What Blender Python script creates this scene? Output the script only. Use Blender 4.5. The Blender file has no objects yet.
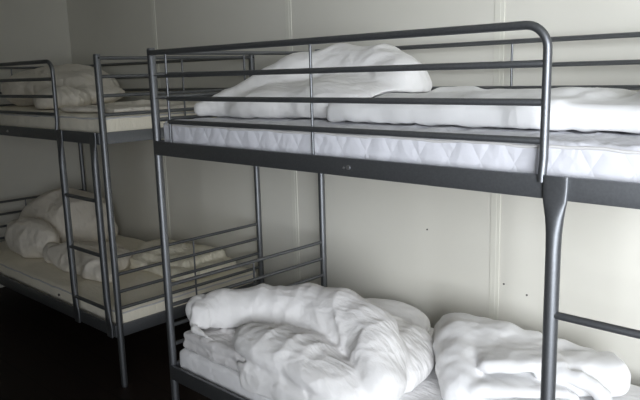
import bpy, bmesh, math, random
import numpy as np
from mathutils import Vector, Matrix
random.seed(7)
S = bpy.context.scene
COL = S.collection

# ------------------------------------------------------------------ materials
def nt_mat(name):
    m = bpy.data.materials.new(name); m.use_nodes = True
    nt = m.node_tree; b = nt.nodes['Principled BSDF']
    return m, nt, b

def noise(nt, scale, detail=3, rough=.5, stretch=(1, 1, 1), rot=(0, 0, 0)):
    tc = nt.nodes.new('ShaderNodeTexCoord'); mp = nt.nodes.new('ShaderNodeMapping')
    mp.inputs['Scale'].default_value = stretch; mp.inputs['Rotation'].default_value = rot
    n = nt.nodes.new('ShaderNodeTexNoise'); n.inputs['Scale'].default_value = scale
    n.inputs['Detail'].default_value = detail; n.inputs['Roughness'].default_value = rough
    nt.links.new(tc.outputs['Object'], mp.inputs['Vector']); nt.links.new(mp.outputs['Vector'], n.inputs['Vector'])
    return n

def ramp(nt, src, c0, c1, p0=.35, p1=.65):
    r = nt.nodes.new('ShaderNodeValToRGB')
    r.color_ramp.elements[0].color = (*c0, 1); r.color_ramp.elements[1].color = (*c1, 1)
    r.color_ramp.elements[0].position = p0; r.color_ramp.elements[1].position = p1
    nt.links.new(src, r.inputs['Fac']); return r

def bump(nt, b, src, strength, dist, prev=None):
    k = nt.nodes.new('ShaderNodeBump'); k.inputs['Strength'].default_value = strength
    k.inputs['Distance'].default_value = dist
    nt.links.new(src, k.inputs['Height'])
    if prev: nt.links.new(prev.outputs['Normal'], k.inputs['Normal'])
    nt.links.new(k.outputs['Normal'], b.inputs['Normal']); return k

def mat_simple(name, c, rough=.5, metal=0., var=.06, scale=8):
    m, nt, b = nt_mat(name)
    n = noise(nt, scale)
    r = ramp(nt, n.outputs['Fac'], [x*(1-var) for x in c], [min(1, x*(1+var)) for x in c])
    nt.links.new(r.outputs['Color'], b.inputs['Base Color'])
    b.inputs['Roughness'].default_value = rough; b.inputs['Metallic'].default_value = metal
    return m

def mat_fabric(name, c, wrinkle=.4, scale=9., stretch=(1, 2.4, 1), rot=(0, 0, .6), var=.03):
    m, nt, b = nt_mat(name)
    n = noise(nt, 5, 3)
    r = ramp(nt, n.outputs['Fac'], [x*(1-var) for x in c], [min(1, x*(1+var)) for x in c])
    nt.links.new(r.outputs['Color'], b.inputs['Base Color'])
    b.inputs['Roughness'].default_value = .92
    b.inputs['Specular IOR Level'].default_value = .15
    b.inputs['Sheen Weight'].default_value = .15
    w = noise(nt, scale, 4, .55, stretch, rot)
    k0 = bump(nt, b, w.outputs['Fac'], wrinkle, .03)
    # crumple: warped cell edges read as small fabric creases
    tc = nt.nodes.new('ShaderNodeTexCoord'); mp = nt.nodes.new('ShaderNodeMapping'); mp.inputs['Scale'].default_value = stretch; mp.inputs['Rotation'].default_value = rot
    nz = nt.nodes.new('ShaderNodeTexNoise'); nz.inputs['Scale'].default_value = scale*.6; nz.inputs['Detail'].default_value = 2
    ad = nt.nodes.new('ShaderNodeVectorMath'); ad.operation = 'MULTIPLY_ADD'; ad.inputs[1].default_value = (.25, .25, .25)
    nt.links.new(tc.outputs['Object'], mp.inputs['Vector']); nt.links.new(mp.outputs['Vector'], nz.inputs['Vector'])
    nt.links.new(nz.outputs['Color'], ad.inputs[0]); nt.links.new(mp.outputs['Vector'], ad.inputs[2])
    vo = nt.nodes.new('ShaderNodeTexVoronoi'); vo.feature = 'SMOOTH_F1'; vo.inputs['Smoothness'].default_value = .35; vo.inputs['Scale'].default_value = scale*1.1
    nt.links.new(ad.outputs[0], vo.inputs['Vector'])
    k1 = bump(nt, b, vo.outputs['Distance'], wrinkle*1.6, .022, k0)
    f = noise(nt, 420, 1)
    bump(nt, b, f.outputs['Fac'], .12, .002, k1)
    return m

M = {}
m, nt, b = nt_mat('bed_metal')                      # satin grey powder coat
n = noise(nt, 160, 2)
r = ramp(nt, n.outputs['Fac'], (.205, .214, .226), (.225, .234, .246))
nt.links.new(r.outputs['Color'], b.inputs['Base Color'])
b.inputs['Roughness'].default_value = .48; b.inputs['Metallic'].default_value = .9
M['metal'] = m
M['bolt'] = mat_simple('bolt_zinc', (.55, .55, .56), .3, .9)
M['hole'] = mat_simple('dark_hole', (.012, .012, .012), .8)
M['slat'] = mat_simple('slat_wood', (.42, .33, .22), .7, 0, .15, 20)
M['duvet'] = mat_fabric('duvet_white', (.87, .86, .85), .20, 10)
M['mattress_plain'] = mat_fabric('mattress_white_plain', (.82, .815, .82), .12, 14)  # lower mattress: colour lightened to make up for the shading there
M['duvet_soft'] = mat_fabric('duvet_white_soft', (.86, .86, .86), .12, 8, (1.6, 1, 1), (0, 0, .2))
M['blanket'] = mat_fabric('blanket_white', (.70, .685, .68), .2, 14)
M['cream'] = mat_fabric('duvet_cream', (.84, .79, .70), .35, 9)
M['yellow'] = mat_fabric('duvet_yellowed', (.86, .815, .67), .4, 11)
def mat_quilt(name, c, px, pz, z0):
    m = mat_fabric(name, c, .10, 14); nt = m.node_tree; b = nt.nodes['Principled BSDF']
    prev = [l.from_node for l in nt.links if l.to_socket == b.inputs['Normal']][0]
    tc = nt.nodes.new('ShaderNodeTexCoord'); sx = nt.nodes.new('ShaderNodeSeparateXYZ'); nt.links.new(tc.outputs['Object'], sx.inputs[0])
    def mth(op, a, b_=None):
        n = nt.nodes.new('ShaderNodeMath'); n.operation = op
        for i, v in enumerate((a, b_)):
            if v is None: continue
            if isinstance(v, (int, float)): n.inputs[i].default_value = v
            else: nt.links.new(v, n.inputs[i])
        return n.outputs[0]
    sxy = mth('MULTIPLY', mth('ADD', sx.outputs[0], sx.outputs[1]), 1/px); zz = mth('MULTIPLY', mth('SUBTRACT', sx.outputs[2], z0), 1/pz)
    ds = []
    for op in ('ADD', 'SUBTRACT'):
        a = mth(op, sxy, zz); ds.append(mth('PINGPONG', a, .5))
    g = mth('MULTIPLY', mth('MINIMUM', ds[0], ds[1]), px*.86)            # metres to the nearest stitch line
    h = mth('POWER', mth('MINIMUM', mth('MULTIPLY', g, 1/.015), 1.), .55)
    bump(nt, b, h, .26, .005, prev)
    return m
M['mattress'] = mat_quilt('mattress_white', (.67, .675, .715), .094, .155, 1.2)
M['mattress_cream'] = mat_fabric('mattress_cream', (.87, .82, .69), .12, 14)
M['piping'] = mat_simple('piping_white', (.63, .62, .61), .85)
M['mark'] = mat_simple('dark_mark', (.06, .055, .05), .8)
M['rose'] = mat_simple('rose_mark', (.42, .25, .24), .9)

m, nt, b = nt_mat('wall_paint')
n = noise(nt, 2.2, 4); r = ramp(nt, n.outputs['Fac'], (.69, .675, .605), (.725, .71, .64), .3, .7)
nt.links.new(r.outputs['Color'], b.inputs['Base Color']); b.inputs['Roughness'].default_value = .6
n2 = noise(nt, 90, 2); bump(nt, b, n2.outputs['Fac'], .08, .003); M['wall'] = m
m, nt, b = nt_mat('wall_paint_dim')                 # the two walls behind the camera: darkened to hold back bounced light
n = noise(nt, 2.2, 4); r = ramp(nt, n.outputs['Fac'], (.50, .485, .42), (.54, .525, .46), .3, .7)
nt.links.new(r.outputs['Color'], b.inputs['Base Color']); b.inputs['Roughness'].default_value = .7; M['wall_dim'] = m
M['ceiling'] = mat_simple('ceiling_paint', (.72, .71, .64), .8, 0, .03, 2)
M['joint'] = mat_simple('joint_strip', (.74, .73, .65), .45, 0, .02, 3)

m, nt, b = nt_mat('floor_boards')                   # very dark brown boards
tc = nt.nodes.new('ShaderNodeTexCoord'); br = nt.nodes.new('ShaderNodeTexBrick')
br.inputs['Color1'].default_value = (.020, .013, .010, 1); br.inputs['Color2'].default_value = (.015, .010, .008, 1)
br.inputs['Mortar'].default_value = (.006, .004, .003, 1); br.inputs['Scale'].default_value = 1.0
br.inputs['Brick Width'].default_value = 1.2; br.inputs['Row Height'].default_value = .19
br.inputs['Mortar Size'].default_value = .003
nt.links.new(tc.outputs['Object'], br.inputs['Vector'])
nt.links.new(br.outputs['Color'], b.inputs['Base Color']); b.inputs['Roughness'].default_value = .6
b.inputs['Specular IOR Level'].default_value = .25; M['floor'] = m

m = bpy.data.materials.new('window_glass'); m.use_nodes = True; nt = m.node_tree; nt.nodes.clear()
o_ = nt.nodes.new('ShaderNodeOutputMaterial'); mx = nt.nodes.new('ShaderNodeMixShader')
tr = nt.nodes.new('ShaderNodeBsdfTransparent'); gl = nt.nodes.new('ShaderNodeBsdfGlossy'); gl.inputs['Roughness'].default_value = .02
mx.inputs[0].default_value = .06
nt.links.new(tr.outputs[0], mx.inputs[1]); nt.links.new(gl.outputs[0], mx.inputs[2]); nt.links.new(mx.outputs[0], o_.inputs[0])
M['glass'] = m
M['frame'] = mat_simple('window_frame_white', (.75, .75, .74), .4)

# ------------------------------------------------------------------ helpers
def link(name, bm, mat, parent=None, smooth=True, angle=40):
    me = bpy.data.meshes.new(name); bm.normal_update(); bm.to_mesh(me); bm.free()
    me.materials.append(mat)
    if smooth:
        me.polygons.foreach_set('use_smooth', [True]*len(me.polygons))
        me.set_sharp_from_angle(angle=math.radians(angle))
    o = bpy.data.objects.new(name, me); COL.objects.link(o)
    if parent: o.parent = parent
    return o

def add_tube(bm, pts, r, seg=14, caps=True):
    pts = [Vector(p) for p in pts]; rs = r if isinstance(r, (list, tuple)) else [r]*len(pts)
    rings = []; up = None
    for i, p in enumerate(pts):
        t = (pts[min(i+1, len(pts)-1)] - pts[max(i-1, 0)]).normalized()
        if up is None:
            a = Vector((0, 0, 1)) if abs(t.z) < .9 else Vector((0, 1, 0))
            up = (a - a.dot(t)*t).normalized()
        else:
            up = (up - up.dot(t)*t).normalized()
        s = t.cross(up)
        rings.append([bm.verts.new(p + rs[i]*(math.cos(2*math.pi*k/seg)*up + math.sin(2*math.pi*k/seg)*s)) for k in range(seg)])
    for a, c in zip(rings, rings[1:]):
        for k in range(seg):
            bm.faces.new((a[k], a[(k+1) % seg], c[(k+1) % seg], c[k]))
    if caps:
        bm.faces.new(rings[0][::-1]); bm.faces.new(rings[-1])

def add_loft(bm, secs, seg=20):
    """secs: (cx, cy, z, half width x, half depth y, squareness exponent)"""
    rings = []
    for cx, cy, z, hx, hy, e in secs:
        ring = []
        for k in range(seg):
            a = 2*math.pi*k/seg; c, s = math.cos(a), math.sin(a)
            ring.append(bm.verts.new((cx + hx*math.copysign(abs(c)**e, c), cy + hy*math.copysign(abs(s)**e, s), z)))
        rings.append(ring)
    for a, c in zip(rings, rings[1:]):
        for k in range(seg):
            bm.faces.new((a[k], a[(k+1) % seg], c[(k+1) % seg], c[k]))
    bm.faces.new(rings[0][::-1]); bm.faces.new(rings[-1])

def add_box(bm, x0, x1, y0, y1, z0, z1, bev=0.):
    r = bmesh.ops.create_cube(bm, size=1, matrix=Matrix.Translation(((x0+x1)/2, (y0+y1)/2, (z0+z1)/2)) @ Matrix.Diagonal((x1-x0, y1-y0, z1-z0, 1)))
    if bev:
        ed = list({e for v in r['verts'] for e in v.link_edges})
        bmesh.ops.bevel(bm, geom=ed, offset=bev, segments=2, affect='EDGES', profile=.6)

def empty(name, loc=(0, 0, 0), rz=0):
    o = bpy.data.objects.new(name, None); COL.objects.link(o); o.location = loc; o.rotation_euler = (0, 0, rz)
    o.empty_display_size = .1
    return o

def tag(o, label, cat, group=None):
    o['label'] = label; o['category'] = cat
    if group: o['group'] = group
    return o

def struct(name, bm, mat, parent=None, smooth=False):
    o = link(name, bm, mat, parent, smooth)
    if not parent: o['kind'] = 'structure'
    return o

def copy_tree(o, parent=None):
    c = o.copy(); COL.objects.link(c); c.parent = parent
    for ch in list(o.children): copy_tree(ch, c)
    return c

# ------------------------------------------------------------------ the room
XL, XR, YB, YF, ZC = -2.78, 3.6, 1.06, -3.9, 2.45
WY0, WY1, WZ0, WZ1 = -3.3, -.6, .45, 2.3          # window in the end wall, beyond the foot of the front bunk
def slab(name, x0, x1, y0, y1, z0, z1, mat):
    bm = bmesh.new(); add_box(bm, x0, x1, y0, y1, z0, z1); return struct(name, bm, mat)
slab('floor', XL-.1, XR+.1, YF-.1, YB+.1, -.1, 0, M['floor'])
slab('ceiling', XL-.1, XR+.1, YF-.1, YB+.1, ZC, ZC+.1, M['ceiling'])
wb = slab('wall_back', XL-.1, XR+.1, YB, YB+.1, 0, ZC, M['wall'])
slab('wall_left', XL-.1, XL, YF, YB, 0, ZC, M['wall'])
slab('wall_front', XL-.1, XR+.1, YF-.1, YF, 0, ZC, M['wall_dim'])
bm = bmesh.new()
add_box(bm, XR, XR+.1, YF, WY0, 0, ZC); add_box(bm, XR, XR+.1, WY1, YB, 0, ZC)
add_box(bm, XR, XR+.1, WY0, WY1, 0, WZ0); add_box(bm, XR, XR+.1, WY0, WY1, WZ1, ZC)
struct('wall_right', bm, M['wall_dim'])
win = empty('window_1', (XR+.05, (WY0+WY1)/2, WZ0)); win['kind'] = 'structure'
bm = bmesh.new(); hw = (WY1-WY0)/2; hh = WZ1-WZ0
for a in ((-hw, -hw+.05, 0, hh), (hw-.05, hw, 0, hh), (-hw, hw, 0, .05), (-hw, hw, hh-.05, hh), (-.025, .025, 0, hh)):
    add_box(bm, -.03, .03, a[0], a[1], a[2], a[3], .004)
link('window_frame', bm, M['frame'], win, False)
for s in (-1, 1):
    bm = bmesh.new(); add_box(bm, -.004, .004, min(s*.02, s*(hw-.04)), max(s*.02, s*(hw-.04)), .04, hh-.04)
    link('window_pane', bm, M['glass'], win, False)
# cover strips on the joints of the wall panels, 1.2 m apart
for i, x in enumerate((.901, -.331, -1.60, 2.10, 3.30)):
    bm = bmesh.new(); add_box(bm, x-.022, x+.022, YB-.0035, YB, 0, ZC, .0012)
    add_box(bm, x-.006, x+.006, YB-.0045, YB-.003, 0, ZC, .0005)
    struct('trim_%d' % (i+1), bm, M['joint'])
for x, z in ((.947, .596), (1.054, .569), (.55, .78)):
    bm = bmesh.new(); add_tube(bm, [(x, YB+.001, z), (x, YB-.003, z)], .004, 10)
    link('screw_head', bm, M['mark'], wb)

# ------------------------------------------------------------------ bunk bed
L, W, H = 2.042, .93, 1.617
YO = -.0149
RT, RB = 1.2622, 1.2072                              # upper bed rail
LT, LB = .322, .260                                  # lower bed rail
GZ = (1.6012, 1.5144, 1.4277, 1.3399)
EZ = (1.6022, 1.5186, 1.4310, 1.3433)
FZ = (.6627, .5756, .4880, .4044)
PR = .0163
def make_bunk():
    R = empty('bunk_bed')
    mt = M['metal']
    for px, py in ((0, 0), (0, W), (L, 0), (L, W)):
        bm = bmesh.new(); add_tube(bm, [(px, py, 0), (px, py, .012), (px, py, H-.004), (px, py, H)], [PR*.9, PR, PR, PR*.9], 20)
        po = link('post', bm, mt, R)
        bm = bmesh.new(); add_tube(bm, [(px, py, H-.001), (px, py, H+.002), (px, py, H+.003)], [PR*.95, PR*.9, PR*.6], 18)
        link('post_cap', bm, mt, po)
        s = 1 if px == 0 else -1
        t = 1 if py == 0 else -1
        for zz in (1.6022,):
            bm = bmesh.new(); add_tube(bm, [(px-s*(PR-.004), py, zz), (px-s*(PR+.0015), py, zz)], .0045, 10); link('bolt', bm, M['hole'], po)
    for zt, zb, upper in ((RT, RB, True), (LT, LB, False)):
        for y in (YO, W-YO):
            bm = bmesh.new()
            add_box(bm, .004, L-.004, y-.008, y+.006, zb, zt, .003)
            if y > 0:
                add_box(bm, .02, L-.02, y-.022, y-.006, zb, zb+.004)
            else:
                add_box(bm, .02, L-.02, y+.006, y+.022, zb, zb+.004)
            ra = link('side_rail', bm, mt, R, angle=30)
            if y < 0 and upper:
                bm = bmesh.new(); add_tube(bm, [(1.03, y-.0075, 1.2345), (1.03, y-.0105, 1.2345)], .0072, 12); link('bolt', bm, M['bolt'], ra)
                bm = bmesh.new(); add_tube(bm, [(1.012, y-.0075, 1.2325), (1.012, y-.0095, 1.2325)], .0035, 12); link('bolt', bm, M['bolt'], ra)
        for x in (0, L):
            bm = bmesh.new(); add_box(bm, x-.007, x+.007, .004, W-.004, zb, zt, .003)
            link('end_rail', bm, mt, R, angle=30)
        bm = bmesh.new()
        n = 15
        for i in range(n):
            x = .06 + i*(L-.12-.06)/(n-1)
            add_box(bm, x, x+.06, .004, W-.004, zb+.005, zb+.018)
        link('slat_base', bm, M['slat'], R, False)
    for x in (0, L):
        for zs in (EZ, FZ):
            for z in zs:
                bm = bmesh.new(); add_tube(bm, [(x, .006, z), (x, W-.006, z)], .0082, 12)
                link('end_bar', bm, mt, R)
            bm = bmesh.new(); zb = RT if zs is EZ else LT
            add_tube(bm, [(x, W/2, zb-.01), (x, W/2, zs[0])], .0045, 8)
            link('end_strut', bm, mt, R)
    # front guard rail: top tube that bends down to the bed rail
    XG, BR = 1.6267, .055
    pts = [(.0150, YO, GZ[0]), (.4, YO, GZ[0]), (.8, YO, GZ[0]), (XG-BR-.03, YO, GZ[0])]
    pts += [(XG-BR+BR*math.sin(a), YO, GZ[0]-BR+BR*math.cos(a)) for a in [math.pi/2*k/10 for k in range(11)]]
    pts += [(XG, YO, GZ[0]-BR-.03), (XG, YO-.002, 1.30), (XG, YO-.008, 1.262), (XG, YO-.010, 1.246)]
    rs = [.0102]*(len(pts)-1) + [.0085]
    bm = bmesh.new(); add_tube(bm, pts, rs, 16)
    g = link('guard_rail', bm, mt, R)
    for z in GZ[1:]:
        bm = bmesh.new(); add_tube(bm, [(.112, YO, z), (.122, YO, z), (XG-.012, YO, z), (XG-.004, YO, z)], [.0065, .0085, .0085, .006], 14)
        link('guard_bar', bm, mt, g)
    for z in GZ[1:3]:
        bm = bmesh.new(); add_tube(bm, [(.0145, -.003, z), (.118, YO, z)], .0030, 8)
        link('guard_peg', bm, mt, g)
    for x, dy in ((.1185, 0.), (.872, .009)):
        bm = bmesh.new(); add_tube(bm, [(x, YO+dy, 1.250), (x, YO+dy, GZ[0]-.006)], .0047, 10)
        link('guard_strut', bm, mt, g)
    # back guard rail
    yb = W-YO
    bm = bmesh.new(); add_tube(bm, [(.008, yb, GZ[0]+.004), (L/2, yb, GZ[0]+.004), (L-.008, yb, GZ[0]+.004)], .0092, 14)
    g = link('guard_rail', bm, mt, R)
    for z in (GZ[1], GZ[2]+.002, GZ[3]):
        bm = bmesh.new(); add_tube(bm, [(.008, yb, z), (L-.008, yb, z)], .0085, 14)
        link('guard_bar', bm, mt, g)
    bm = bmesh.new(); add_tube(bm, [(1.021, yb, 1.250), (1.021, yb, GZ[0])], .0047, 10)
    link('guard_strut', bm, mt, g)
    # ladder
    for x in (1.6625, 1.992):
        yl = YO-.013
        secs = [(x, yl, .256, .026, .0045, .55), (x, yl, .318, .027, .005, .6), (x, yl-.001, .345, .024, .009, .8), (x, yl, .40, .0185, .0155, 1), (x, yl, .46, .0172, .0172, 1),
                (x, yl, .7, .0172, .0172, 1), (x, yl, 1.09, .0174, .0172, 1), (x, yl, 1.13, .0185, .0162, 1), (x, yl, 1.165, .0215, .0135, .9), (x, yl-.001, 1.19, .0255, .0095, .75),
                (x, yl-.001, 1.205, .0285, .0065, .6), (x, yl-.001, 1.235, .0295, .005, .5), (x, yl-.001, 1.2635, .0295, .005, .5)]
        bm = bmesh.new(); add_loft(bm, secs, 24); link('ladder_stile', bm, mt, R, angle=50)
    for z in (.937, .6676, .3992):
        bm = bmesh.new()
        add_tube(bm, [(1.663, YO-.016, z), (1.678, YO-.016, z), (1.976, YO-.016, z), (1.991, YO-.016, z)], [.0075, .0092, .0092, .0075], 14)
        link('ladder_rung', bm, mt, R)
    return R
near = make_bunk()
tag(near, 'grey steel bunk bed at the front, white quilted mattress above and piled duvets below', 'bunk bed', 'bunk beds along the white wall')
PHI = .0109
far = copy_tree(near)
far.location = (-.5832 - L*math.cos(PHI), .0858 - L*math.sin(PHI), 0); far.rotation_euler = (0, 0, PHI)
tag(far, 'grey steel bunk bed standing in the dark corner, holding two cream mattresses', 'bunk bed', 'bunk beds along the white wall')

# ------------------------------------------------------------------ soft things: signed distance fields turned into meshes
def _hash(ix, iy, iz, seed):
    h = (ix*374761393 + iy*668265263 + iz*2147483647 + seed*974634777) & 0xffffffff
    h = ((h ^ (h >> 13))*1274126177) & 0xffffffff
    return h ^ (h >> 16)
_G = np.array([[1,1,0],[-1,1,0],[1,-1,0],[-1,-1,0],[1,0,1],[-1,0,1],[1,0,-1],[-1,0,-1],[0,1,1],[0,-1,1],[0,1,-1],[0,-1,-1],[1,1,0],[-1,1,0],[0,-1,1],[0,-1,-1]], float)
def perlin(X, Y, Z, seed=0):
    x0, y0, z0 = np.floor(X), np.floor(Y), np.floor(Z)
    fx, fy, fz = X-x0, Y-y0, Z-z0
    ix, iy, iz = x0.astype(np.int64), y0.astype(np.int64), z0.astype(np.int64)
    u, v, w = (t*t*t*(t*(t*6-15)+10) for t in (fx, fy, fz))
    out = 0
    for a in (0, 1):
        for b in (0, 1):
            for c in (0, 1):
                g = _G[_hash(ix+a, iy+b, iz+c, seed) & 15]
                d = g[..., 0]*(fx-a) + g[..., 1]*(fy-b) + g[..., 2]*(fz-c)
                out = out + d*(u if a else 1-u)*(v if b else 1-v)*(w if c else 1-w)
    return out

def smin(a, b, k):
    if k <= 0: return np.minimum(a, b)
    h = np.clip(.5 + .5*(b-a)/k, 0, 1)
    return b*(1-h) + a*h - k*h*(1-h)

def cap(pts, sz=1., kk=.02):
    """chain of round cones (x, y, z, r); sz < 1 flattens it about its own height"""
    def f(X, Y, Z):
        d = None
        for (x0, y0, z0, r0), (x1, y1, z1, r1) in zip(pts, pts[1:]):
            s = 1/sz
            ax, ay, az = x1-x0, y1-y0, (z1-z0)*s
            px, py, pz = X-x0, Y-y0, (Z-z0)*s
            t = np.clip((px*ax+py*ay+pz*az)/(ax*ax+ay*ay+az*az+1e-9), 0, 1)
            q = np.sqrt((px-t*ax)**2 + (py-t*ay)**2 + (pz-t*az)**2) - (r0 + (r1-r0)*t)
            d = q if d is None else smin(d, q, kk)
        return d*(1 if sz >= 1 else (.5+.5*sz))
    return f

def _rot(X, Y, Z, c, rz, ry, rx):
    x, y, z = X-c[0], Y-c[1], Z-c[2]
    ca, sa = math.cos(rz), math.sin(rz); x, y = ca*x+sa*y, -sa*x+ca*y
    ca, sa = math.cos(ry), math.sin(ry); x, z = ca*x-sa*z, sa*x+ca*z
    ca, sa = math.cos(rx), math.sin(rx); y, z = ca*y+sa*z, -sa*y+ca*z
    return x, y, z

def ell(c, r, rz=0, ry=0, rx=0):
    def f(X, Y, Z):
        x, y, z = _rot(X, Y, Z, c, rz, ry, rx)
        k0 = np.sqrt((x/r[0])**2+(y/r[1])**2+(z/r[2])**2)
        k1 = np.sqrt((x/r[0]**2)**2+(y/r[1]**2)**2+(z/r[2]**2)**2)+1e-9
        return k0*(k0-1)/k1
    return f

def box(c, h, r, rz=0, ry=0, rx=0):
    def f(X, Y, Z):
        x, y, z = _rot(X, Y, Z, c, rz, ry, rx)
        qx, qy, qz = abs(x)-h[0]+r, abs(y)-h[1]+r, abs(z)-h[2]+r
        return np.sqrt(np.maximum(qx, 0)**2+np.maximum(qy, 0)**2+np.maximum(qz, 0)**2) + np.minimum(np.maximum(qx, np.maximum(qy, qz)), 0) - r
    return f

def U(k, *fs):
    def f(X, Y, Z):
        d = fs[0](X, Y, Z)
        for g in fs[1:]: d = smin(d, g(X, Y, Z), k)
        return d
    return f

def wrinkles(amp, freq, rz=0., stretch=2.5, seed=0, warp=.5):
    """soft ridged folds running along direction rz"""
    def f(X, Y, Z):
        ca, sa = math.cos(rz), math.sin(rz)
        a, b = (ca*X+sa*Y)*freq/stretch, (-sa*X+ca*Y)*freq
        z = Z*freq
        w = perlin(X*freq*.4, Y*freq*.4, Z*freq*.4, seed+11)*warp
        n = perlin(a+w, b+w*2, z, seed)
        return amp*((1-np.abs(n)*1.8)**2 - .45)
    return f

def lumps(amp, freq, seed=0):
    return lambda X, Y, Z: amp*perlin(X*freq, Y*freq, Z*freq, seed)*1.6

def crease(pts, depth, width):
    """groove (depth > 0) or raised seam (depth < 0) along a line in space"""
    def f(X, Y, Z):
        d2 = None
        for p, q in zip(pts, pts[1:]):
            a = [q[i]-p[i] for i in range(3)]
            t = np.clip(((X-p[0])*a[0]+(Y-p[1])*a[1]+(Z-p[2])*a[2])/(sum(v*v for v in a)+1e-9), 0, 1)
            e = (X-p[0]-t*a[0])**2+(Y-p[1]-t*a[1])**2+(Z-p[2]-t*a[2])**2
            d2 = e if d2 is None else np.minimum(d2, e)
        return -depth*np.exp(-d2/width**2)
    return f

FIELD = {}
def net(name, sdf, lo, hi, vox, mat, disp=(), floor=None, clip=None, parent=None, smooth=2, minus=(), key=None):
    ax = [np.arange(lo[i]-2*vox, hi[i]+2*vox, vox) for i in range(3)]
    X, Y, Z = np.meshgrid(*ax, indexing='ij')
    def field(X, Y, Z):
        d = sdf(X, Y, Z)
        near_ = np.abs(d) < .06
        if disp:
            x, y, z = X[near_], Y[near_], Z[near_]
            e = 0
            for g in disp: e = e + g(x, y, z)
            d[near_] -= e
        if floor is not None: d = np.maximum(d, floor - Z)
        if clip is not None:
            x0, x1, y0, y1 = clip
            d = np.maximum(d, np.maximum(np.maximum(x0-X, X-x1), np.maximum(y0-Y, Y-y1)))
        for k in minus: d = np.maximum(d, vox*(.75 if k == 'MU' else .4) - FIELD[k](X, Y, Z))
        return d
    if key: FIELD[key] = field
    d = field(X, Y, Z)
    ins = d < 0
    nx, ny, nz = d.shape
    acc = np.zeros((nx-1, ny-1, nz-1, 3)); cnt = np.zeros((nx-1, ny-1, nz-1))
    P = np.stack([X, Y, Z], -1)
    sl = lambda o, n: slice(o, n-1+o)
    offs = [(a, b, c) for a in (0, 1) for b in (0, 1) for c in (0, 1)]
    for o in offs:
        for k in range(3):
            if o[k]: continue
            q = list(o); q[k] = 1
            A = tuple(sl(o[i], d.shape[i]) for i in range(3)); B = tuple(sl(q[i], d.shape[i]) for i in range(3))
            cr = ins[A] != ins[B]
            if not cr.any(): continue
            da, db = d[A][cr], d[B][cr]
            t = (da/(da-db))[:, None]
            acc[cr] += P[A][cr]*(1-t) + P[B][cr]*t; cnt[cr] += 1
    act = cnt > 0
    idx = -np.ones(act.shape, int); idx[act] = np.arange(act.sum())
    V = acc[act]/cnt[act][:, None]
    F = []
    for k in range(3):
        i1, i2 = [(1, 2), (2, 0), (0, 1)][k]
        A = [slice(1, -1)]*3; A[k] = slice(0, -1); B = list(A); B[k] = slice(1, None)
        a_, b_ = ins[tuple(A)], ins[tuple(B)]
        for flip in (0, 1):
            I = np.argwhere((a_ & ~b_) if not flip else (~a_ & b_))
            if not len(I): continue
            I = I.copy()
            for j in range(3):
                if j != k: I[:, j] += 1
            e1 = np.zeros(3, int); e1[i1] = 1; e2 = np.zeros(3, int); e2[i2] = 1
            c = [I-e1-e2, I-e2, I, I-e1]
            q = np.stack([idx[tuple(t.T)] for t in c], 1)
            F.append(q if not flip else q[:, ::-1])
    F = np.concatenate(F)
    if smooth:
        E = np.concatenate([F[:, [0, 1]], F[:, [1, 2]], F[:, [2, 3]], F[:, [3, 0]]])
        for _ in range(smooth):
            s = np.zeros_like(V); n = np.zeros(len(V))
            np.add.at(s, E[:, 0], V[E[:, 1]]); np.add.at(n, E[:, 0], 1)
            np.add.at(s, E[:, 1], V[E[:, 0]]); np.add.at(n, E[:, 1], 1)
            V = .5*V + .5*s/n[:, None]
    me = bpy.data.meshes.new(name)
    me.vertices.add(len(V)); me.vertices.foreach_set('co', V.ravel())
    me.loops.add(F.size); me.loops.foreach_set('vertex_index', F.ravel())
    me.polygons.add(len(F)); me.polygons.foreach_set('loop_start', np.arange(0, F.size, 4)); me.polygons.foreach_set('loop_total', np.full(len(F), 4))
    me.update(calc_edges=True); me.validate()
    me.polygons.foreach_set('use_smooth', [True]*len(me.polygons))
    me.materials.append(mat)
    o = bpy.data.objects.new(name, me); COL.objects.link(o)
    if parent: o.parent = parent
    return o

# ------------------------------------------------------------------ mattresses
def quilt(px, pz, depth, z0):
    def f(X, Y, Z):
        s = X + Y
        a = (s/px + (Z-z0)/pz); b_ = (s/px - (Z-z0)/pz)
        da = np.abs(a-np.round(a))*px*.86; db = np.abs(b_-np.round(b_))*px*.86
        g = np.minimum(da, db)
        return depth*(np.minimum(g/.022, 1)**.6 - 1)
    return f

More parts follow.
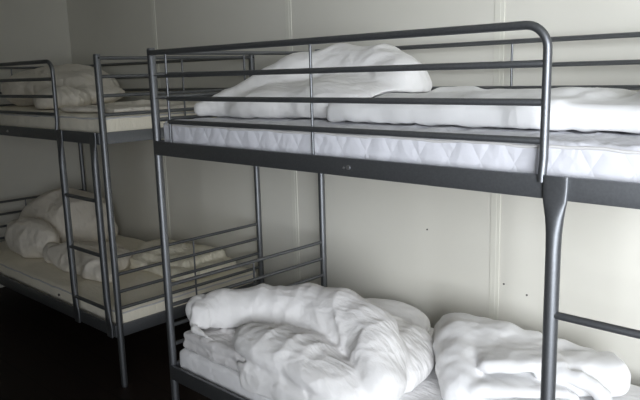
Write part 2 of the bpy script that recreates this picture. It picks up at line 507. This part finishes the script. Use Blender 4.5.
def mattress(name, z0, z1, mat, vox, label, disp, loc=(0, 0, 0), rz=0, pipe=True, key=None):
    c = (L/2, W/2, (z0+z1)/2); h = (L/2-.0115, W/2-.0125, (z1-z0)/2)
    o = net(name, box(c, h, .022), (.01, .01, z0), (L-.01, W-.01, z1), vox, mat, disp, key=key)
    if key and rz:
        f0, ca, sa = FIELD[key], math.cos(rz), math.sin(rz)
        FIELD[key] = lambda X, Y, Z: f0(ca*(X-loc[0])+sa*(Y-loc[1]), -sa*(X-loc[0])+ca*(Y-loc[1]), Z)
    o.location = loc; o.rotation_euler = (0, 0, rz)
    tag(o, label, 'mattress', 'mattresses on the bunks')
    if pipe:
        bm = bmesh.new(); pts = []
        x0, x1, y0, y1, rr = .0135, L-.0135, .0145, W-.0145, .03
        zp = z1-.014
        for cx, cy, a0 in ((x1-rr, y0+rr, -90), (x1-rr, y1-rr, 0), (x0+rr, y1-rr, 90), (x0+rr, y0+rr, 180)):
            for k in range(7):
                a = math.radians(a0+15*k); pts.append((cx+rr*math.cos(a), cy+rr*math.sin(a), zp+.0015*math.sin(9*cx+3*k)))
        pts.append(pts[0])
        fine = []
        for p, q in zip(pts, pts[1:]):
            n = max(1, int((Vector(q)-Vector(p)).length/.04))
            for k in range(n):
                t = k/n; x = p[0]+(q[0]-p[0])*t; y = p[1]+(q[1]-p[1])*t
                fine.append((x, y, zp + .002*math.sin(x*23)+.0015*math.sin(x*51+y*40)))
        fine.append(fine[0])
        add_tube(bm, fine, .0042, 8, False); link('piping', bm, M['piping'], o)
    return o
top_only = lambda z, f: (lambda X, Y, Z: f(X, Y, Z)*np.clip((Z-z+.02)/.02, 0, 1))
side_only = lambda z, f: (lambda X, Y, Z: f(X, Y, Z)*np.clip((z-Z)/.015, 0, 1))
MU, ML = 1.338, .385                                 # mattress tops
mattress('mattress', 1.234, MU, M['mattress'], .0085, 'white mattress with a diamond-quilted side on the upper bunk at the front',
         [side_only(MU-.012, quilt(.094, .155, .003, 1.2)), top_only(MU, wrinkles(.008, 22, 1.2, 1.6, 3)), top_only(MU, wrinkles(.005, 9, .4, 2, 5))], key='MU')
mattress('mattress', .288, ML, M['mattress_plain'], .012, 'white mattress under the piled duvets on the lower bunk at the front',
         [side_only(ML-.012, quilt(.094, .155, .003, .3)), top_only(ML, wrinkles(.004, 9, .8, 2, 8))], key='ML', pipe=False)
FL = tuple(far.location)
mu2 = mattress('mattress', 1.234, MU, M['mattress_cream'], .014, 'smooth cream mattress on the upper bunk in the dark corner',
         [lumps(.003, 7, 4)], FL, PHI, key='FU')
ml2 = mattress('mattress', .288, ML, M['mattress_cream'], .014, 'smooth cream mattress with one dark spot, lower bunk in the dark corner',
         [lumps(.003, 7, 9)], FL, PHI, key='FL')
bm = bmesh.new(); add_tube(bm, [(1.385, .0145, .335), (1.385, .0085, .335)], .007, 12); link('spot', bm, M['mark'], ml2)

# ------------------------------------------------------------------ bedding, lower bunk at the front
Z0 = ML+.002
bl = net('blanket', U(.004, box((.34, .36, .407), (.31, .335, .022), .021), box((.35, .37, .446), (.318, .342, .022), .021), box((.40, .40, .47), (.24, .27, .012), .011)),
    (.03, .01, Z0-.02), (.70, .74, .5), .0075, M['blanket'], [wrinkles(.004, 12, .3, 2, 4), lumps(.006, 6, 8),
     crease([(.13, .035, .47), (.19, .10, .475), (.21, .18, .475)], .007, .010), crease([(.20, .03, .47), (.27, .09, .475), (.29, .18, .475)], .007, .010), crease([(.28, .03, .47), (.35, .08, .48)], .006, .010)],
    floor=Z0, clip=(.03, .72, .012, .8), minus=('ML',), key='BL')
tag(bl, 'folded white blanket lying under the heaped duvet at the post end', 'blanket')
A_roll = cap([(.075, .085, .548, .050), (.14, .17, .540, .078), (.255, .30, .543, .098), (.43, .37, .555, .108), (.62, .38, .558, .112), (.77, .35, .545, .112), (.89, .27, .51, .10), (.97, .19, .46, .085)])
A_under = U(.05, ell((.42, .45, .45), (.36, .28, .12), .3), ell((.74, .42, .44), (.24, .26, .11)), ell((.90, .34, .43), (.11, .15, .07)))
A_tip = box((.10, .095, .545), (.045, .075, .05), .022, .75, .15)
A_front = U(.02, ell((.56, .145, .485), (.27, .135, .080), .10, .06), ell((.77, .115, .465), (.21, .11, .072), -.05, .12))
A_low = U(.015, ell((.72, .055, .405), (.33, .064, .055), 0), box((.70, .045, .385), (.26, .050, .040), .025), ell((.52, .08, .43), (.14, .085, .035), .1))
A_hem = cap([(.030, .115, .545, .013), (.055, .065, .528, .014), (.15, .015, .507, .015), (.24, .01, .497, .014), (.31, .02, .492, .011)], 1, .01)
A = U(.003, U(.005, U(.03, A_roll, A_under, A_tip), A_front, A_low), A_hem)
dA = net('duvet', A, (.0, -.03, Z0-.02), (1.30, .86, .74), .0085, M['duvet'],
    [wrinkles(.009, 6, 1.9, 2.0, 1), wrinkles(.0035, 15, 1.7, 2.2, 2), lumps(.010, 5, 3),
     crease([(.60, .60, .66), (.66, .46, .68), (.69, .34, .66), (.70, .26, .61)], -.006, .008), crease([(.10, .02, .55), (.10, .10, .60), (.06, .16, .60)], .008, .010),
     crease([(.50, .0, .445), (.62, -.0, .44), (.80, 0., .44)], .012, .012)], floor=.345, clip=(.022, 1.4, -.0055, .9), minus=('BL', 'ML'), key='A')
tag(dA, 'large white duvet piled in a rolled heap at the post end, lower bunk in front', 'duvet', 'duvets on the bunks')

pl = net('pillow', ell((.50, .80, .405), (.23, .125, .066), .05, 0, .25), (.2, .6, Z0-.01), (.85, .95, .6), .01, M['duvet'],
    [wrinkles(.006, 9, .3, 2, 14)], floor=Z0, clip=(.2, .9, .5, .925), minus=('A', 'BL', 'ML'), key='PL')
tag(pl, 'white pillow against the wall behind the heaped duvet on the lower bunk', 'pillow')

B_top = U(.05, cap([(.91, .73, .458, .085), (1.00, .62, .472, .086), (1.10, .48, .460, .082), (1.17, .38, .43, .07)]), cap([(.95, .74, .462, .085), (1.12, .75, .468, .080), (1.30, .74, .455, .06)]),
          ell((1.08, .66, .465), (.18, .14, .085), -.5))
B_layers = U(.003, box((1.225, .625, .513), (.15, .16, .021), .020, .76, .05), box((1.245, .56, .452), (.17, .165, .022), .021, .74, .03), box((1.27, .52, .397), (.19, .17, .014), .013, .74))
B_roll = U(.003, box((1.455, .735, .455), (.125, .085, .062), .05, .70), cap([(1.36, .555, .485, .020), (1.42, .585, .490, .022), (1.475, .60, .488, .023), (1.515, .62, .470, .023), (1.545, .635, .44, .023), (1.555, .635, .40, .023)]),
          cap([(1.38, .535, .443, .016), (1.445, .56, .443, .016), (1.48, .575, .428, .015), (1.492, .58, .395, .015)]), cap([(1.40, .515, .405, .013), (1.445, .54, .403, .013), (1.458, .55, .39, .013)]))
B_back = U(.012, cap([(1.16, .80, .45, .05), (1.30, .83, .462, .045), (1.40, .85, .45, .04), (1.49, .85, .42, .04)]))
B = U(.006, U(.03, B_top, B_back), B_layers, B_roll)
dB = net('duvet', B, (.75, .12, Z0-.01), (1.75, .93, .65), .0085, M['duvet_soft'],
    [wrinkles(.005, 8, -.3, 3.2, 21), wrinkles(.002, 20, .1, 3, 22), lumps(.005, 6, 23), lumps(.003, 24, 24)], floor=ML+.004, clip=(.75, 1.8, .1, .925), minus=('A', 'PL', 'ML'))
tag(dB, 'white duvet folded into layered edges behind the ladder, lower bunk in front', 'duvet', 'duvets on the bunks')

# ------------------------------------------------------------------ bedding, upper bunk at the front
Z1 = MU+.003
Usl = U(.045, box((1.15, .47, 1.362), (.42, .285, .052), .034), box((1.20, .56, 1.392), (.38, .20, .030), .028), ell((1.33, .42, 1.405), (.16, .12, .03)),
        box((1.70, .475, 1.362), (.28, .29, .054), .036), ell((1.85, .48, 1.425), (.18, .20, .065)), cap([(.92, .62, 1.425, .016), (1.02, .66, 1.425, .010)]))
d2 = net('duvet', Usl, (.7, .12, Z1-.01), (1.99, .92, 1.52), .01, M['duvet_soft'],
    [wrinkles(.006, 8, .1, 2.5, 41), wrinkles(.003, 20, .1, 2.5, 42), lumps(.006, 5, 43), crease([(1.53, .10, 1.36), (1.53, .25, 1.43), (1.56, .7, 1.46)], .006, .012)],
    floor=Z1, clip=(.7, 1.99, .05, .918), minus=('MU',), key='U2')
tag(d2, 'white duvet folded flat into a long slab over the quilted mattress', 'duvet', 'duvets on the bunks')
Udv = U(.05, cap([(.055, .18, 1.375, .032), (.17, .38, 1.415, .078), (.29, .52, 1.475, .120), (.44, .60, 1.485, .130), (.66, .60, 1.474, .122), (.81, .54, 1.452, .105)], 1),
        ell((.40, .44, 1.38), (.36, .22, .09), .35), ell((.62, .45, 1.39), (.26, .2, .10)))
d1 = net('duvet', Udv, (.02, .1, Z1-.01), (1.1, .92, 1.66), .01, M['duvet'],
    [wrinkles(.008, 7, .9, 2.5, 31), wrinkles(.004, 18, .7, 2.5, 32), lumps(.010, 5, 33)], floor=Z1, clip=(.024, 1.2, .05, .918), minus=('MU', 'U2'))
tag(d1, 'crumpled white duvet heaped towards the wall on the upper bunk in front', 'duvet', 'duvets on the bunks')

# ------------------------------------------------------------------ bedding, dark corner bunk (world coordinates)
h1 = U(.05, ell((-2.05, .68, 1.46), (.45, .26, .145), 0, .06), ell((-2.35, .62, 1.46), (.25, .28, .13)), ell((-1.78, .64, 1.41), (.30, .2, .075)))
h1b = U(.05, h1, ell((-1.60, .38, 1.39), (.20, .15, .075), .1))
d3 = net('duvet', h1b, (-2.6, .13, Z1-.01), (-1.05, .96, 1.66), .014, M['cream'],
    [wrinkles(.013, 8, .2, 2.3, 51), lumps(.012, 5, 52)], floor=Z1, clip=(-2.6, -1, .12, .95), minus=('FU',), key='D3')
tag(d3, 'cream duvet humped behind the guard rail, upper bunk in the dark corner', 'duvet', 'duvets on the bunks')
sh = net('sheet', U(.02, box((-.93, .52, 1.352), (.30, .34, .014), .012), ell((-.95, .72, 1.365), (.2, .15, .03)), cap([(-1.1, .4, 1.365, .015), (-.9, .5, 1.37, .02), (-.75, .6, 1.365, .015)])),
    (-1.25, .15, Z1-.01), (-.62, .95, 1.42), .01, M['cream'], [wrinkles(.008, 12, .3, 2, 61)], floor=Z1, clip=(-1.25, -.62, .14, .95), minus=('FU', 'D3'))
tag(sh, 'rumpled pale sheet beside the end bars, upper bunk in the dark corner', 'sheet')

q1 = U(.03, ell((-2.20, .66, .56), (.36, .26, .20), 0, .08), ell((-2.4, .62, .52), (.2, .26, .16)), ell((-2.08, .68, .46), (.26, .22, .12)))
q2 = U(.04, cap([(-1.72, .30, .45, .075), (-1.45, .32, .45, .09), (-1.22, .32, .43, .08), (-1.06, .32, .42, .05)]), ell((-1.5, .45, .43), (.3, .2, .08)))
d5 = net('duvet', q2, (-1.85, .12, Z0-.01), (-.8, .7, .6), .012, M['cream'],
    [wrinkles(.014, 9, 1.2, 2.0, 81), lumps(.01, 6, 82)], floor=Z0, clip=(-1.85, -.8, .12, .7), minus=('FL',), key='D5')
tag(d5, 'rolled cream duvet behind the ladder, lower bunk in the dark corner', 'duvet', 'duvets on the bunks')
p2 = net('pillow', ell((-2.03, .30, .50), (.26, .115, .135), .12, 0, -.35), (-2.4, .12, Z0-.01), (-1.7, .6, .7), .012, M['cream'],
    [wrinkles(.012, 8, 1.3, 2, 75), lumps(.012, 7, 76)], floor=Z0, clip=(-2.5, -1.7, .12, .6), minus=('FL', 'D5'), key='P2')
tag(p2, 'crumpled cream pillow leaning on the tall heap, lower bunk in the dark corner', 'pillow')
d4 = net('duvet', U(.02, q1), (-2.6, .13, Z0-.01), (-1.2, .96, .8), .014, M['cream'],
    [wrinkles(.016, 6, .9, 2.0, 71), lumps(.015, 5, 72)], floor=Z0, clip=(-2.6, -1.1, .12, .95), minus=('FL', 'D5', 'P2'), key='D4')
tag(d4, 'tall heap of crumpled cream duvet at the far end of the dark lower bunk', 'duvet', 'duvets on the bunks')
q3 = U(.012, box((-1.03, .74, .415), (.33, .20, .035), .03, .05), box((-1.08, .76, .46), (.28, .17, .028), .026, .1), ell((-1.2, .75, .48), (.2, .14, .035)))
d6 = net('duvet', q3, (-1.45, .45, Z0-.01), (-.62, .97, .56), .012, M['yellow'],
    [wrinkles(.008, 11, .3, 2.2, 91), lumps(.008, 7, 92)], floor=Z0, clip=(-1.45, -.62, .4, .95), minus=('FL', 'D5', 'D4'))
tag(d6, 'flat yellowish folded duvet behind the end bars of the lower corner bunk', 'duvet', 'duvets on the bunks')

# ------------------------------------------------------------------ light
# daylight through the window: a sky that is brightest in one direction and dull elsewhere
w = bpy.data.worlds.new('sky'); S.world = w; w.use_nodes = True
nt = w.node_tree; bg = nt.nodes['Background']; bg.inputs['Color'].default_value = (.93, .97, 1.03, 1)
SKY_AZ, SKY_EL, SKY_N, SKY_K, SKY_B = math.radians(-55), math.radians(7), 14.0, 43.0, 0.4  # aim and spread of the added bright patch of sky, no sun
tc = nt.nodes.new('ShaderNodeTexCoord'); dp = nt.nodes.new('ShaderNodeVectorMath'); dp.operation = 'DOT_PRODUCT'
dp.inputs[1].default_value = (math.cos(SKY_EL)*math.cos(SKY_AZ), math.cos(SKY_EL)*math.sin(SKY_AZ), math.sin(SKY_EL))
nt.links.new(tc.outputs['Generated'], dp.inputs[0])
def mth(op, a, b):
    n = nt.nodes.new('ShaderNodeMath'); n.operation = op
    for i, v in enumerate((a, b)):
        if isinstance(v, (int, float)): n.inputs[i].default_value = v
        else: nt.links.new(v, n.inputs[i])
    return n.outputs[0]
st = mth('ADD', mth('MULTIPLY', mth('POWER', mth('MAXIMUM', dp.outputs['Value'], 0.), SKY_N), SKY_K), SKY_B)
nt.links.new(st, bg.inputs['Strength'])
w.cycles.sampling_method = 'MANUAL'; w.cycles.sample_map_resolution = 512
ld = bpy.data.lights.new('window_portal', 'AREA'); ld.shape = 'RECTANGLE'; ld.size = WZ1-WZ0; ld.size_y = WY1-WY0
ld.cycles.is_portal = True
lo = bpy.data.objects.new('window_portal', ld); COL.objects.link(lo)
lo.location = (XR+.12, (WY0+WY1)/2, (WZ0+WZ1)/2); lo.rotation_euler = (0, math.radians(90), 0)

# ------------------------------------------------------------------ camera
cd = bpy.data.cameras.new('camera'); cam = bpy.data.objects.new('camera', cd); COL.objects.link(cam)
cd.sensor_width = 36; cd.sensor_fit = 'HORIZONTAL'; cd.lens = 679.538*36/640; cd.clip_start = .02
rv = Vector((.7208946466436714, .6925046058615707, -.027354694313897435))
uv = Vector((-.10783700844315015, .1510726094599661, .9826231456061824))
fv = Vector((-.6846035992094462, .7054179169339742, -.18358506044339418))
mw = Matrix((rv, uv, -fv)).transposed().to_4x4(); mw.translation = (2.3357984595514284, -1.4898576158957977, 1.5072250728047916)
cam.matrix_world = mw
S.camera = cam
S.view_settings.view_transform = 'Standard'; S.view_settings.look = 'None'; S.view_settings.exposure = 0; S.view_settings.gamma = 1
S.view_settings.use_curve_mapping = False
S.cycles.use_denoising = True
S.cycles.max_bounces = 10; S.cycles.diffuse_bounces = 6; S.cycles.transparent_max_bounces = 8
